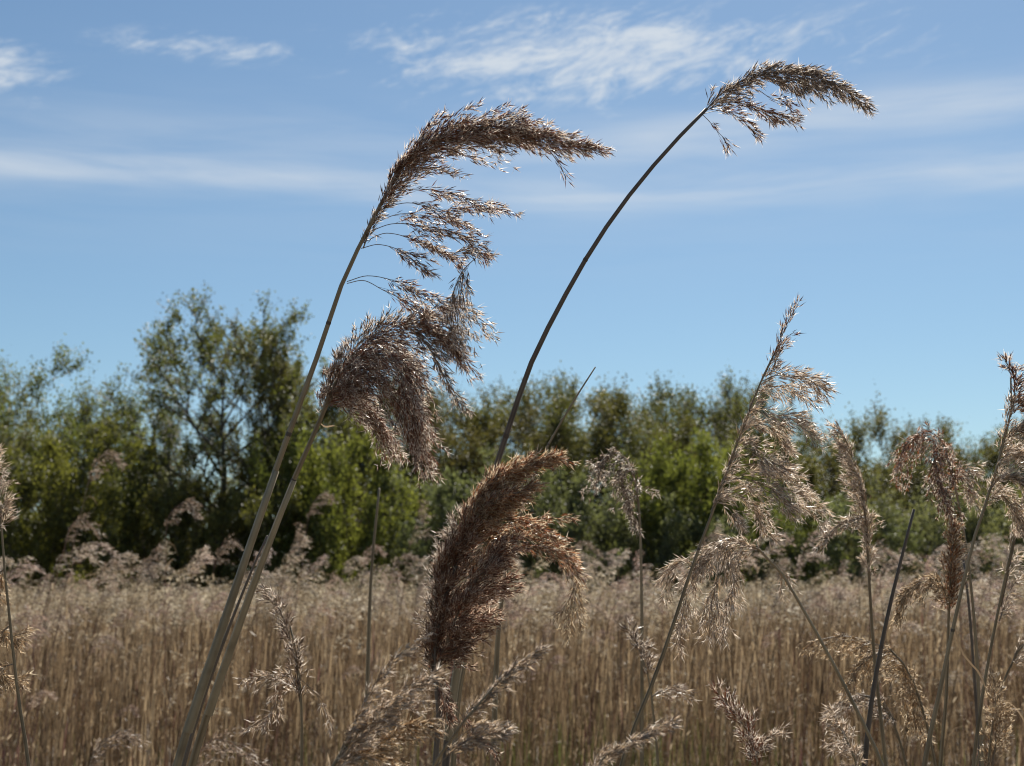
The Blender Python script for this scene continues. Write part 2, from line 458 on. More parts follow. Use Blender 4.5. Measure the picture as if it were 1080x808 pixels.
# ------------------------------------------------------------------ trees
def gen_tree(seed, H, Rc, base=0.25, limbs=11, subs=6, twigs=5, leaves=18000, leaf=0.10, clump=0.34, upward=0.55,
             stems=1, profile=(0.55, 1.0, 0.55), inner=0.1, trunk_r=0.017, rough=0.0):
    """trunk/limbs mesh and leaf mesh of one tree of height H and crown radius Rc, foot at the origin"""
    r_ = np.random.default_rng(seed)
    TB, TL = Tri(), Tri()
    tips = []
    for k in range(stems):
        ph = 2 * np.pi * (k + r_.uniform(0, 1)) / stems
        lean = (0.0 if stems == 1 else 0.42) * Rc
        h = H * (0.80 if stems == 1 else r_.uniform(0.6, 0.86))
        foot = np.array((math.cos(ph), math.sin(ph), 0)) * (0 if stems == 1 else 0.08 * Rc)
        zz = np.linspace(0, 1, 7)
        P = foot + np.stack([math.cos(ph) * lean * zz + r_.normal(0, 0.012 * H, 7) * zz, math.sin(ph) * lean * zz + r_.normal(0, 0.012 * H, 7) * zz, h * zz], -1)
        P[0, 2] = -0.1
        C = spline(P, 16)
        rr = H * trunk_r / (stems ** 0.5) * (1.05 - np.linspace(0, 1, 16)) ** 0.8
        rr[0] *= 1.4
        tube(TB, C, rr, 7)
        nl = max(3, limbs // stems)
        for a in range(nl):
            s_ = base + (1 - base) * (a + r_.uniform(0, 1)) / nl
            p0, t0 = along(C, np.array([s_])); p0, t0 = p0[0], t0[0]
            az_ = a * 2.4 + r_.uniform(-0.5, 0.5) + k
            ll = Rc * np.interp(s_, [base, (base + 1) / 2, 1], profile) * r_.uniform(0.7, 1.2) / (1 if stems == 1 else 1.7)
            up = upward * r_.uniform(0.6, 1.4) + 0.5 * max(0, s_ - 0.6)
            d = unit(np.array((math.cos(az_), math.sin(az_), up)))
            L1 = ll * np.linspace(0, 1, 6)
            Q = p0 + d * L1[:, None] + np.array((0, 0, 1)) * (L1**2 / max(ll, .1) * r_.uniform(0.0, 0.35))[:, None] + r_.normal(0, 0.03 * ll, (6, 3)) * np.linspace(0, 1, 6)[:, None]
            rl = np.interp(s_, np.linspace(0, 1, 16), rr) * 0.6
            tube(TB, Q, rl * (1.08 - np.linspace(0, 1, 6)) + 0.006, 5)
            for b_ in range(subs):
                u = 0.25 + 0.75 * (b_ + r_.uniform(0, 1)) / subs
                q0, qt = along(Q, np.array([u])); q0, qt = q0[0], qt[0]
                d2 = unit(qt + perp(qt[None], r_)[0] * r_.uniform(0.5, 1.2) + np.array((0, 0, 0.35)))
                l2 = ll * r_.uniform(0.3, 0.55) * (1.15 - 0.5 * u)
                S = q0 + d2 * (l2 * np.linspace(0, 1, 4))[:, None] + r_.normal(0, 0.05 * l2, (4, 3)) * np.linspace(0, 1, 4)[:, None]
                tube(TB, S, rl * 0.4 * (1.1 - np.linspace(0, 1, 4)) + 0.004, 4)
                for c_ in range(twigs):
                    w = r_.uniform(0.3, 1.0)
                    w0, wt_ = along(S, np.array([w])); w0, wt_ = w0[0], wt_[0]
                    d3 = unit(wt_ + perp(wt_[None], r_)[0] * r_.uniform(0.4, 1.3) + np.array((0, 0, 0.4)))
                    l3 = l2 * r_.uniform(0.35, 0.8) + 0.15
                    E = w0 + d3 * l3
                    tube(TB, np.stack([w0, (w0 + E) / 2 + r_.normal(0, 0.04 * l3, 3), E]), np.array((0.012, 0.008, 0.003)), 3)
                    tips.append((w0, E, r_.uniform(0.25, 1.0) if rough else 1.0))
    A_ = np.array([t_[0] for t_ in tips]); B_ = np.array([t_[1] for t_ in tips]); wgt = np.array([t_[2] for t_ in tips])
    # scale the crown to the asked height
    kz = H / max(B_[:, 2].max(), 0.1)
    idx = r_.choice(len(tips), leaves, p=wgt / wgt.sum())
    u = r_.uniform(0.0, 1.02, leaves)[:, None]
    pos = A_[idx] * (1 - u) + B_[idx] * u + r_.normal(0, clump, (leaves, 3)) * r_.uniform(0.2, 1, (leaves, 1))
    pos[:, 2] = np.maximum(pos[:, 2], 0.15)
    nrm = unit(r_.normal(size=(leaves, 3)) + np.array((0, 0, 0.35)))
    a = perp(nrm, r_); b2_ = np.cross(nrm, a)
    ls = leaf * r_.uniform(0.6, 1.3, (leaves, 1))
    V = np.stack([pos - a * ls * .5, pos + b2_ * ls * .3, pos + a * ls * .5 + nrm * ls * .1, pos - b2_ * ls * .3], 1)
    ct = r_.normal(0, 0.16, len(tips))                                    # each twig has its own leaf colour
    tone = np.clip(0.5 + ct[idx] + r_.normal(0, 0.14, leaves), 0, 1)
    f = np.array([[0, 1, 2], [0, 2, 3]])
    TL.add(V.reshape(-1, 3), (f[None] + (np.arange(leaves) * 4)[:, None, None]).reshape(-1, 3), 0, np.repeat(tone, 4))
    sc_ = np.array((1, 1, kz))
    TB.v = [v_ * sc_ for v_ in TB.v]; TL.v = [v_ * sc_ for v_ in TL.v]
    return TB.mesh('trunk', [BARK], smooth=True), TL.mesh('crown', [LEAF_MID])


TREES = {
    'open': [gen_tree(11, 11.0, 4.0, 0.30, 17, 8, 8, 27000, 0.105, 0.14, 0.55, 1, (0.9, 1.0, 0.62), rough=1),
             gen_tree(12, 11.0, 4.0, 0.34, 16, 8, 8, 25000, 0.105, 0.14, 0.6, 1, (0.9, 1.0, 0.6), rough=1)],
    'dense': [gen_tree(20 + k, 9.5, 4.2, 0.10, 22, 7, 6, 34000, 0.125, 0.27, 0.36, 1, (0.85, 1.0, 0.95), rough=1) for k in range(4)],
    'twiggy': [gen_tree(31, 8.5, 3.0, 0.3, 14, 8, 8, 6500, 0.10, 0.14, 0.9, 1, (0.9, 1.0, 0.6)),
               gen_tree(32, 8.5, 3.0, 0.3, 14, 8, 8, 8000, 0.10, 0.14, 0.9, 1, (0.9, 1.0, 0.6))],
    'shrub': [gen_tree(40 + k, 5.0, 3.2, 0.03, 25, 5, 5, 17000, 0.12, 0.26, 0.5, 5, (1.0, 1.0, 0.6)) for k in range(3)],
}


def tree(name, kind, var, px, top, D, wpx, mat, label, cat, group=None, rz=None):
    """a tree whose top stands at photo pixel (px, top) at distance D; wpx is the crown's width in pixels"""
    p = at(px, top, D)
    me_t, me_c = TREES[kind][var]
    H0 = {'open': 11.0, 'dense': 9.5, 'twiggy': 8.5, 'shrub': 5.0}[kind]
    R0 = {'open': 4.0, 'dense': 4.2, 'twiggy': 3.0, 'shrub': 3.2}[kind]
    o = empty(name, (p[0], p[1], 0), rng.uniform(0, 6.28) if rz is None else rz)
    kz = p[2] / H0; kx = (wpx / 2 * D / F) / R0
    o.scale = (kx, kx, kz)
    tag(o, label, cat, group)
    tr_ = bpy.data.objects.new('trunk', me_t); COL.objects.link(tr_); tr_.parent = o
    cr = bpy.data.objects.new('crown' if kind != 'shrub' else 'foliage', me_c); COL.objects.link(cr); cr.parent = o
    cr.material_slots[0].link = 'OBJECT'; cr.material_slots[0].material = mat
    return o


D_, M_, Y_, G_ = LEAF_DARK, LEAF_MID, LEAF_YELLOW, LEAF_GREY
tree('tree', 'open', 0, 240, 314, 50, 250, M_, 'tallest tree of the treeline, open airy crown over several dark limbs', 'tree')
tree('tree', 'open', 1, 288, 332, 51, 190, M_, 'slightly lower open-crowned tree touching the right side of the tallest tree', 'tree')
tree('tree', 'open', 0, 330, 374, 52, 140, M_, 'lowest of the open-crowned trees, right beside the crossing thick stems', 'tree', rz=2.0)
tree('tree', 'twiggy', 0, 100, 390, 54, 120, M_, 'thin twiggy tree with sparse pale leaves left of the tallest tree', 'tree')
tree('tree', 'twiggy', 1, 158, 408, 58, 110, M_, 'sparse twiggy tree filling the gap just left of the tallest crown', 'tree')
tree('tree', 'dense', 3, -42, 368, 53, 190, M_, 'tall green tree cut off by the left edge of the photo', 'tree')
tree('tree', 'dense', 0, 26, 370, 52, 210, M_, 'broad green tree just inside the left edge of the photo', 'tree')
gm = 'trees along the middle of the treeline'
for k, (px, top, w) in enumerate([(352, 405, 120), (400, 398, 120), (452, 390, 120), (505, 402, 110), (556, 396, 120), (608, 394, 120), (655, 400, 115), (706, 395, 120), (758, 400, 110)]):
    tree('tree', 'dense', (k * 3 + 1) % 4, px, top - 9, 55 + (k % 3) * 2.5, w * 1.5, D_,
         'dark leafy tree in the even-topped row between the tallest tree and the pale spindly one', 'tree', gm)
tree('tree', 'twiggy', 1, 795, 382, 53, 110, M_, 'pale spindly tree poking up behind the tall silky wind-swept reed', 'tree')
tree('tree', 'dense', 2, 862, 412, 56, 170, D_, 'rounded dark tree right behind the silky wind-swept reed', 'tree')
tree('tree', 'dense', 3, 918, 424, 58, 150, D_, 'dark tree where the treeline steps down towards the right', 'tree')
tree('tree', 'twiggy', 0, 962, 434, 60, 70, M_, 'small thin tree in the dip of the skyline above the hooked brown reed', 'tree')
tree('tree', 'dense', 1, 1012, 440, 66, 160, D_, 'low dark tree behind the hooked brown reed', 'tree')
tree('tree', 'dense', 0, 1075, 442, 66, 170, M_, 'low green tree at the right edge of the photo', 'tree')
gb = 'trees of the second row'
for k, (px, top, w) in enumerate([(-60, 400, 150), (60, 432, 130), (130, 452, 130), (200, 470, 120), (330, 452, 120), (425, 425, 130), (530, 422, 130), (630, 424, 130), (735, 425, 130), (830, 432, 130), (905, 445, 130), (975, 455, 130), (1050, 456, 130), (1140, 448, 150)]):
    tree('tree', 'dense', k % 4, px, top, 72, w * 1.35, (D_, M_, D_)[k % 3], 'second-row tree glimpsed through the crowns in front of it', 'tree', gb)

SH = [  # px, top, distance, width, material, label
    (82, 438, 47, 130, Y_, 'yellow-green bush below the thin twiggy tree'),
    (5, 448, 47, 130, M_, 'green bush low at the left edge of the photo'),
    (150, 486, 46, 120, M_, 'mid green bush between the yellow-green bush and the tallest tree'),
    (215, 500, 46, 110, M_, 'rough green bush at the foot of the tallest tree'),
    (282, 486, 46, 110, M_, 'green bush beneath the right half of the open crown'),
    (322, 452, 47, 90, Y_, 'light green bush just behind the two crossing thick stems'),
    (384, 452, 46, 120, Y_, 'bright yellow-green bush under the drooping brown plume'),
    (452, 476, 46, 120, G_, 'grey-green bush left of the big rusty plume'),
    (522, 470, 46, 110, G_, 'grey-green bush directly behind the tip of the rusty plume'),
    (590, 486, 46, 120, G_, 'grey-green bush just right of the rusty plume tip'),
    (650, 500, 45, 110, G_, 'dull green bush behind the slender hooked reed'),
    (706, 458, 47, 110, Y_, 'yellow-green bush right of the slender hooked reed'),
    (762, 452, 47, 110, Y_, 'yellowish bush behind the stem of the silky reed'),
    (742, 520, 44, 100, G_, 'low grey bush in front of the yellowish bushes'),
    (822, 508, 45, 120, M_, 'mid green bush behind the lower silky sprays'),
    (890, 520, 44, 110, G_, 'pale willow bush behind the short feathery reed'),
    (955, 502, 44, 120, G_, 'pale willow bush left of the hooked brown reed'),
    (1022, 510, 44, 110, G_, 'pale willow bush right of the hooked brown reed'),
    (1085, 508, 45, 110, M_, 'green bush low at the right edge of the photo'),
]
for k, (px, top, D, w, mt, lab) in enumerate(SH):
    tree('willow_shrub', 'shrub', k % 3, px, top, D, w * 1.4, mt, lab, 'shrub')


# the wood behind, one leafy mass
T = Tri(); r_ = np.random.default_rng(77); n = 60000
x = r_.uniform(-52, 52, n); y = r_.uniform(78, 92, n)
top = 6.0 + 1.6 * np.sin(x * 0.37 + 1) + 1.0 * np.sin(x * 0.93 + y) + 0.6 * np.sin(x * 2.1 + 2 * y)
z = top * r_.uniform(0, 1, n) ** 0.8
P = np.stack([x, y, z], -1) + r_.normal(0, 0.25, (n, 3)); nr = unit(r_.normal(size=(n, 3))); a = perp(nr, r_); b_ = np.cross(nr, a)
ls = 0.34 * r_.uniform(0.6, 1.3, (n, 1))
V = np.stack([P - a * ls * .5, P + b_ * ls * .32, P + a * ls * .5, P - b_ * ls * .32], 1)
T.add(V.reshape(-1, 3), (np.array([[0, 1, 2], [0, 2, 3]])[None] + (np.arange(n) * 4)[:, None, None]).reshape(-1, 3), 0, np.repeat(np.clip(0.45 + .2 * np.sin(x * 1.7 + z) + r_.normal(0, .12, n), 0, 1), 4))
tag(T.build('far_wood', [LEAF_DARK]), 'dim leafy wood behind the trees', 'wood', None, 'stuff')


# ------------------------------------------------------------------ reed bed
def field_variant(seed, detail):
    """one reed of the bed, 1.6 m high: stem, dead leaf and plume arrays"""
    r_ = np.random.default_rng(seed)
    S, Pm, Ls = Tri(), Tri(), []
    lean = r_.uniform(-0.10, 0.22)
    z = np.linspace(0, 1, 6)
    zt = r_.uniform(1.38, 1.50)
    C = np.stack([lean * z**2 + r_.normal(0, 0.010, 6), r_.normal(0, 0.014, 6), zt * z], -1)
    C[0, :2] = 0; C[0, 2] = -0.08
    tube(S, C, np.linspace(0.0024, 0.0013, 6), 4 if detail else 3, 0, r_.uniform(0.0, 0.8))
    for _ in range(3):                                   # dead leaves, curled, close to the stem
        u = r_.uniform(0.25, 0.97); p0, t0 = along(C, np.array([u])); p0 = p0[0]
        a = r_.uniform(-0.9, 0.9); ln = r_.uniform(0.08, 0.2)
        w = np.linspace(0, 1, 4)
        P = p0 + np.stack([ln * math.cos(a) * w * 0.55, ln * math.sin(a) * w * 0.55, ln * (0.75 * w - r_.uniform(0.5, 1.5) * w**2)], -1)
        Ls.append(Tri())
        ribbon(Ls[-1], P, 0.0032 * (1.02 - w) ** 0.7, (math.sin(a), -math.cos(a), 0.4), 0, r_.uniform(0.0, 0.45) ** 1.5)
    for _ in range(4):                                                    # brown sheath remnants hugging the stem
        u = r_.uniform(0.15, 0.9); p0, _t = along(C, np.array([u])); p0 = p0[0]
        a = r_.uniform(0, 6.28); e = np.array((0.02 * math.cos(a), 0.02 * math.sin(a), r_.uniform(0.06, 0.16)))
        ribbon(S, np.stack([p0, p0 + e * (.3, .3, .5), p0 + e]), np.array((0.0026, 0.0034, 0.0006)), (math.sin(a), -math.cos(a), 0), 0, r_.uniform(0, 1))
    for _ in range(5):                                                    # sheath scraps on the stem, coloured bright to stand for sun glints
        u = r_.uniform(0.2, 0.97); p0, _t = along(C, np.array([u])); p0 = p0[0]
        e = r_.normal(0, 0.01, 3); e[2] = r_.uniform(0.015, 0.035)
        ribbon(S, np.stack([p0, p0 + e * .6, p0 + e]), np.array((0.002, 0.004, 0.001)), (1, 0.3, 0), 1, r_.uniform(0.5, 1.2))
    hook = r_.uniform(-0.3, 1.1)
    h0 = C[-1]
    K = spline([h0, h0 + (0.02, 0, 0.07), h0 + (0.045 + 0.04 * hook, r_.normal(0, 0.02), 0.125 - 0.02 * hook), h0 + (0.07 + 0.08 * hook, r_.normal(0, 0.03), 0.155 - 0.11 * hook)], 10)
    tube(S, K, np.linspace(0.0016, 0.0006, 10), 3, 0, 0.5)
    w_ = r_.uniform(0.7, 1.1)
    if detail:
        spray(Pm, K, r_, 26, (0.055 * w_, 0.062 * w_, 0.025), 32, (0.5, 0, -0.40), 11, 0.016, 0.0016, 1, bias=(0.5, 0, -0.1), solid=False,
              mats=(0, 1, 2), stalk=0.0004, ped=0.005, hw=0.0005)
    else:
        spray(Pm, K, r_, 14, (0.055 * w_, 0.062 * w_, 0.025), 32, (0.5, 0, -0.40), 5, 0.022, 0.0026, 0, bias=(0.5, 0, -0.1), solid=False, mats=(0, 1, 2), stalk=0, ped=0.006)
    return S, Ls, Pm


FIELD_MATS = [F_PLUME, HAIR, STALK]
# individuals: the nearest reeds of the bed
protos = []
for k in range(9):
    S, Ls, Pm = field_variant(100 + k, True)
    protos.append([('stem', S.mesh('stem', [F_STEM, DEAD])), ('plume', Pm.mesh('plume', FIELD_MATS))] + [('leaf', L_.mesh('leaf', [DEAD])) for L_ in Ls])


def bed_reed(loc, rz, h, var, label, group, tilt=0.0):
    o = empty('reed', loc, rz)
    o.rotation_euler = (0, tilt, rz)
    s_ = h / 1.58
    o.scale = (s_ * .5 + .5, s_ * .5 + .5, s_)
    tag(o, label, 'reed', group)
    for nm, me in protos[var]:
        c_ = bpy.data.objects.new(nm, me); COL.objects.link(c_); c_.parent = o
    return o


def height_at(x, y, r_):
    return 1.70 + 0.05 * math.sin(x * 0.9 + 1.0) * math.sin(y * 0.31 + x * .3) + 0.22 * r_.uniform() * (r_.uniform() < 0.26) + r_.normal(0, 0.065) - 0.75 * r_.uniform() * (r_.uniform() < 0.25)


r_ = np.random.default_rng(55)
NEAR0, NEAR1 = 5.8, 9.0
cnt = 0
while cnt < 280:
    y = math.sqrt(r_.uniform(NEAR0**2, NEAR1**2)); x = r_.uniform(-1, 1) * (0.37 * y + 0.1)
    if cnt < 52:                                                          # in loose clumps
        y = r_.uniform(7.0, 10.5); x = (((cnt % 17) * 0.618 % 1.0 - 0.5) * 0.76 + r_.normal(0, 0.016)) * y
    elif y < 7.0 + 1.0 * math.sin(x * 1.7 + .5) * math.sin(x * .6) + r_.normal(0, .35): continue
    h = height_at(x, y, r_) 
    tall = cnt < 52                                                       # some stand clear of the rest with fuller heads
    if tall: h = r_.uniform(1.80, 2.08)
    o = bed_reed((x, y, 0), r_.normal(0, 0.5), h, int(r_.integers(0, 9)),
             'pale-headed reed standing a little above the top of the reed bed' if tall else
             'thin brown reed with small pale plume, one of the nearest in the reed bed',
             'pale heads standing above the reed bed' if tall else 'reeds at the front of the reed bed', r_.normal(0.02, 0.05))
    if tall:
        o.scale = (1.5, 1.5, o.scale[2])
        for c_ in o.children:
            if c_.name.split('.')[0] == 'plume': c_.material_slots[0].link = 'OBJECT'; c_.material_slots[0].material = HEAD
    cnt += 1

# the rest of the bed, one mass
variants = []
for k in range(10):
    S, Ls, Pm = field_variant(200 + k, False)
    J = Tri()
    for part, conv in [(S, {0: 0, 1: 2})] + [(L_, {0: 2}) for L_ in Ls] + [(Pm, {0: 1, 1: 1, 2: 1})]:
        v_, f_, m_, t_ = part.arrays()
        J.add(v_, f_, np.array([conv[int(x)] for x in m_]), t_)
    for _ in range(10):                                                   # hanging brown leaf blades and sheaths between the stems
        z0 = r_.uniform(0.1, 1.1); a = r_.uniform(0, 6.28); ln = r_.uniform(0.4, 0.9); w = np.linspace(0, 1, 4)
        o_ = r_.normal(0, 0.05, 3); o_[2] = 0
        P = o_ + np.stack([0.12 * ln * math.cos(a) * w**1.5, 0.12 * ln * math.sin(a) * w**1.5, z0 + ln * (w - r_.uniform(0.0, 0.5) * w**3)], -1)
        P[:, 2] = np.minimum(P[:, 2], 1.5)
        ribbon(J, P, r_.uniform(0.002, 0.0046) * (1.02 - w) ** 0.6, (math.sin(a), -math.cos(a), 0.2), 0, r_.uniform(0.0, 0.85))
    variants.append(J.arrays())
pts = []
for (y0, y1, dens) in ((7.6, 9.2, 22.0), (9.2, 15, 27.0), (15, 27, 10.0), (27, 48, 3.5)):
    n = int(dens * 0.5 * (y1**2 - y0**2) * 0.86 * 1.0)
    yy = np.sqrt(r_.uniform(y0**2, y1**2, n)); xx = r_.uniform(-1, 1, n) * (0.43 * yy + 0.4)
    pts.append(np.stack([xx, yy], -1))
for sx in (-1, 1):                                                        # beside the view, thinner
    yy = np.sqrt(r_.uniform(7**2, 30**2, 900)); xx = sx * (0.43 * yy + 0.4 + r_.uniform(0, 1, 900) * 0.3 * yy)
    pts.append(np.stack([xx, yy], -1))
pts = np.vstack(pts)
T = Tri()
vi = r_.integers(0, 10, len(pts))
for k in range(10):
    P = pts[vi == k]; n = len(P)
    V, Fc, M, Tn = variants[k]
    h = np.array([height_at(x, y, r_) for x, y in P]) / 1.58
    th = r_.normal(0, 0.5, n); c_, s_ = np.cos(th), np.sin(th)
    tl = r_.normal(0.02, 0.055, n)
    W = np.empty((n, len(V), 3))
    wx = np.where(P[:, 1] > 15, 1.7, 1.15)[:, None]                       # far stems grow in pairs, so read thicker
    X = V[None, :, 0] * wx; Yv = V[None, :, 1] * wx; Zv = V[None, :, 2] * h[:, None]
    X = X + Zv * tl[:, None]
    W[..., 0] = P[:, 0, None] + X * c_[:, None] - Yv * s_[:, None]
    W[..., 1] = P[:, 1, None] + X * s_[:, None] + Yv * c_[:, None]
    W[..., 2] = Zv
    tone = np.clip(Tn[None] + r_.normal(-0.05, 0.26, (n, 1)), 0, 1)
    T.add(W.reshape(-1, 3), (Fc[None] + (np.arange(n) * len(V))[:, None, None]).reshape(-1, 3), np.tile(M, n), tone.reshape(-1))
tag(T.build('reed_bed', [F_STEM, F_PLUME, DEAD]), 'mass of dry brown reeds stretching back to the trees', 'reed bed', None, 'stuff')

# green shoots low among the dry stems
T = Tri()
for k in range(900):
    y = r_.uniform(6.8, 12); x = r_.normal(0.07, 0.07) * y if k < 500 else r_.uniform(-0.4, 0.4) * y
    h = r_.uniform(0.7, 1.12) - 0.35 * abs(x / y - 0.07)
    a = r_.uniform(0, 6.28); l_ = r_.uniform(0.03, 0.14)
    w = np.linspace(0, 1, 4)
    P = np.array((x, y, 0)) + np.stack([l_ * math.cos(a) * w**2, l_ * math.sin(a) * w**2, h * w], -1)
    ribbon(T, P, 0.005 * (1.03 - w) ** 0.6, (math.sin(a), -math.cos(a), 0), 0, r_.uniform(0, 1))
tag(T.build('reed_shoots', [GREEN]), 'fresh green reed shoots low among the dry stems', 'shoots', None, 'stuff')

# single reeds that stand clear of the bed
CLEAR = [  # px, py of the plume's top, distance, variant, label
    (70, 472, 7.2, 0, 'tall fluffy reed rising before the yellow-green bush at the left'),
    (44, 534, 7.5, 1, 'blurred reed just left of the tall fluffy reed'),
    (212, 522, 7.0, 2, 'reed with bent pale plume standing before the tallest tree'),
    (250, 556, 8.0, 3, 'short curled plume between the bent pale plume and the thick stems'),
    (310, 520, 8.6, 4, 'small plume showing just right of the two thick leaning stems'),
    (430, 556, 7.2, 5, 'hooked plume standing right of the tall blurred bare stalk'),
    (384, 562, 6.8, 6, 'loose plume behind the tall blurred bare stalk'),
    (590, 562, 7.0, 7, 'grey plume showing behind the right side of the rusty plume'),
    (130, 582, 6.4, 8, 'hooked plume on the skyline of the bed below the yellow-green bush'),
    (168, 586, 6.8, 2, 'double-curled plume a little right of the hooked one on the bed skyline'),
    (300, 582, 6.4, 5, 'curled plume rising right beside the base of the two thick stems'),
    (716, 560, 7.0, 0, 'blurred plume left of the bent-over reed'),
    (935, 560, 6.2, 3, 'blurred plume behind the bare dark stalk at the right'),
    (1000, 580, 6.0, 4, 'blurred plume behind the short rusty plume at the right'),
    (52, 742, 3.3, 6, 'pale drooping plume low in the bottom left corner'),
    (168, 752, 3.1, 1, 'pale hooked plume low beside the foot of the thick stems'),
]
for px, py, d, v, lab in CLEAR:
    p = at(px, py, d)
    o = bed_reed((p[0] - 0.12, p[1], 0), 0.15 * math.sin(px), p[2], v, lab, None)
    for c_ in o.children:
        if c_.name.split('.')[0] == 'plume':
            for sl_ in c_.material_slots[:1]: sl_.link = 'OBJECT'; sl_.material = TAN


# ------------------------------------------------------------------ the near reeds
def pxcurve(pts_, d, n, wob=0.0, r_=None):
    """curve through photo pixels at distance d; a third value moves the point away from the camera (in pixel units)"""
    k = d / F
    out = []
    for p in pts_:
        out.append(at(p[0], p[1], d + (p[2] * k if len(p) > 2 else 0)))
    return spline(out, n)


class Reed:
    def __init__(s, label, d, stem, w, seed, smat=None, nodes=(), tip=True, gx=None):
        """stem: photo pixels from the foot of the picture upwards; w: width in pixels at foot and top"""
        s.d, s.k = d, d / F
        s.r = np.random.default_rng(seed)
        P = [at(p[0], p[1], d + (p[2] * s.k if len(p) > 2 else 0)) for p in stem]
        B, N = P[0], P[1]
        slope = (B - N) / max(N[2] - B[2], 0.02)
        slope = np.clip(slope, -0.6, 0.6)
        mid = B + np.array((slope[0] * .75, slope[1] * .5 + s.r.uniform(0, .05), -1)) * B[2] * 0.45
        g0 = B + np.array((slope[0] * .6, slope[1] * .4 + s.r.uniform(-.05, .1), -1)) * B[2]
        g0[2] = -0.06
        s.P3 = spline([g0, mid] + P, 60)
        s.org = np.array((g0[0], g0[1], 0.0))
        s.root = empty('reed', s.org)
        tag(s.root, label, 'reed')
        T = Tri()
        L = np.r_[0, np.cumsum(np.linalg.norm(np.diff(s.P3, axis=0), axis=1))]
        zb = B[2]
        rad = np.interp(s.P3[:, 2], [0, zb, max(P[-1][2], zb + .01)], [w[0] * .53 * s.k, w[0] * .5 * s.k, w[1] * .5 * s.k])
        iB = np.argmin(np.abs(s.P3[:, 2] - zb)); top = L[-1] - L[iB]
        rad = np.where(np.arange(60) < iB, w[0] * .52 * s.k, (w[0] + (w[1] - w[0]) * np.clip((L - L[iB]) / max(top, 1e-4), 0, 1)) * .5 * s.k)
        tube(T, s.P3, rad, 14, 0, None)
        s.stem = T.build('stem', [smat or STEM], s.root, s.org, True)
        s.rad = rad
        for (px, py) in nodes:                                            # dark swollen nodes
            dd = np.linalg.norm(s.P3 - at(px, py, d), axis=1); i = int(np.clip(np.argmin(dd), 1, 57))
            t_ = unit((s.P3[i + 1] - s.P3[i - 1])[None])[0]; j0 = s.P3[i]
            h = rad[i] * 0.8
            T = Tri()
            tube(T, j0 + t_ * np.array((-1.2, -.7, 0, .7, 1.2))[:, None] * h, rad[i] * np.array((0.98, 1.06, 1.14, 1.06, 0.98)), 10)
            T.build('stem_node', [NODE], s.stem, s.org, True)
    def sheath(s, a, b, w, mat=None):
        """a loose leaf sheath wrapped round the stem between two photo pixels"""
        i = int(np.argmin(np.linalg.norm(s.P3 - at(*a, s.d), axis=1))); j = int(np.argmin(np.linalg.norm(s.P3 - at(*b, s.d), axis=1)))
        i, j = min(i, j), max(i, j); j = max(j, i + 3)
        T = Tri()
        r0 = s.rad[i:j + 1]
        tube(T, s.P3[i:j + 1] + np.array((0.3, -0.3, 0)) * r0[:, None], r0 * np.linspace(1.0 + w, 1.0 + w * .4, j + 1 - i), 14, 0, None)
        T.build('leaf_sheath', [mat or SHEATH], s.stem, s.org, True)
    def plume(s, specs, mats, name='plume', stalkw=1.6):
        """specs: dicts with pts (pixels), nb, L (pixels), ang, droop (pixels per branch length), per ..."""
        T = Tri()
        k = s.k
        for q in specs:
            q = dict(q)
            C = pxcurve(q.pop('pts'), s.d, 24)
            L = np.array(q.pop('L')) * k
            dr = q.pop('droop', (0.3, 0.3)); dr = (dr[0], 0.0, -dr[1])
            sl_ = q.pop('sl', 10.5) * k; sw_ = q.pop('sw', 0.54) * k
            sw2 = q.pop('stalkw', stalkw)
            tube(T, C, np.linspace(sw2, 0.5, len(C)) * 0.5 * k, 5, 2, 0.4)
            spray(T, C, s.r, q.pop('nb'), L, q.pop('ang', 30), dr, q.pop('per', 14), sl_, sw_, q.pop('hairs', 4), ped=q.pop('ped', 2.6) * k,
                  stalk=0.24 * k, hw=q.pop('hw', 0.36) * k, **q)
        return T.build(name, mats, s.root, s.org)
    def leaf(s, pts_, w, tone=0.6, name='leaf', side=(0.2, -1, 0.3), mat=None):
        C = pxcurve(pts_, s.d, 10)
        u = np.linspace(0, 1, 10)
        T = Tri()
        ribbon(T, C, w * s.k * .5 * np.minimum(1, (1.02 - u) * 2.2) * np.minimum(1, .35 + u * 4), side, 0, tone)
        return T.build(name, [mat or DEAD], s.root, s.org, True)


MB = [BROWN, HAIR, STALK]; MR = [RUST, HAIR_GOLD, STALK]; MT = [TAN, HAIR, STALK]; MG = [GOLD, HAIR_GOLD, STALK]

# --- tall reed at the left, plume streaming right
a = Reed('tall leaning reed at left whose long brown plume streams right against the sky', 1.38,
         [(187, 806), (236, 655), (292, 492), (336, 372), (362, 296), (386, 246), (415, 190)], (8.8, 3.6), 1, nodes=[(344, 349), (300, 470), (236, 655)])
a.sheath((292, 492), (200, 765), 0.25)
a.plume([
    dict(pts=[(398, 224), (415, 190), (440, 160), (475, 141), (520, 135), (570, 145), (628, 158)], nb=150, L=(46, 52, 11), ang=25, droop=(0.25, 0.12), per=20, bias=(0.3, 0, 0.1)),
    dict(pts=[(415, 190), (440, 161), (475, 143), (520, 137), (550, 141)], nb=64, L=(48, 50, 24), ang=30, droop=(0.35, 0.30), per=18, bias=(0.3, 0, -0.9)),
    dict(pts=[(440, 158), (480, 136), (520, 128), (545, 120)], nb=14, L=(20, 20, 10), ang=16, per=8),
    dict(pts=[(560, 150), (580, 160), (597, 187)], nb=7, L=(12, 11, 7), ang=18, per=5),
], MB)
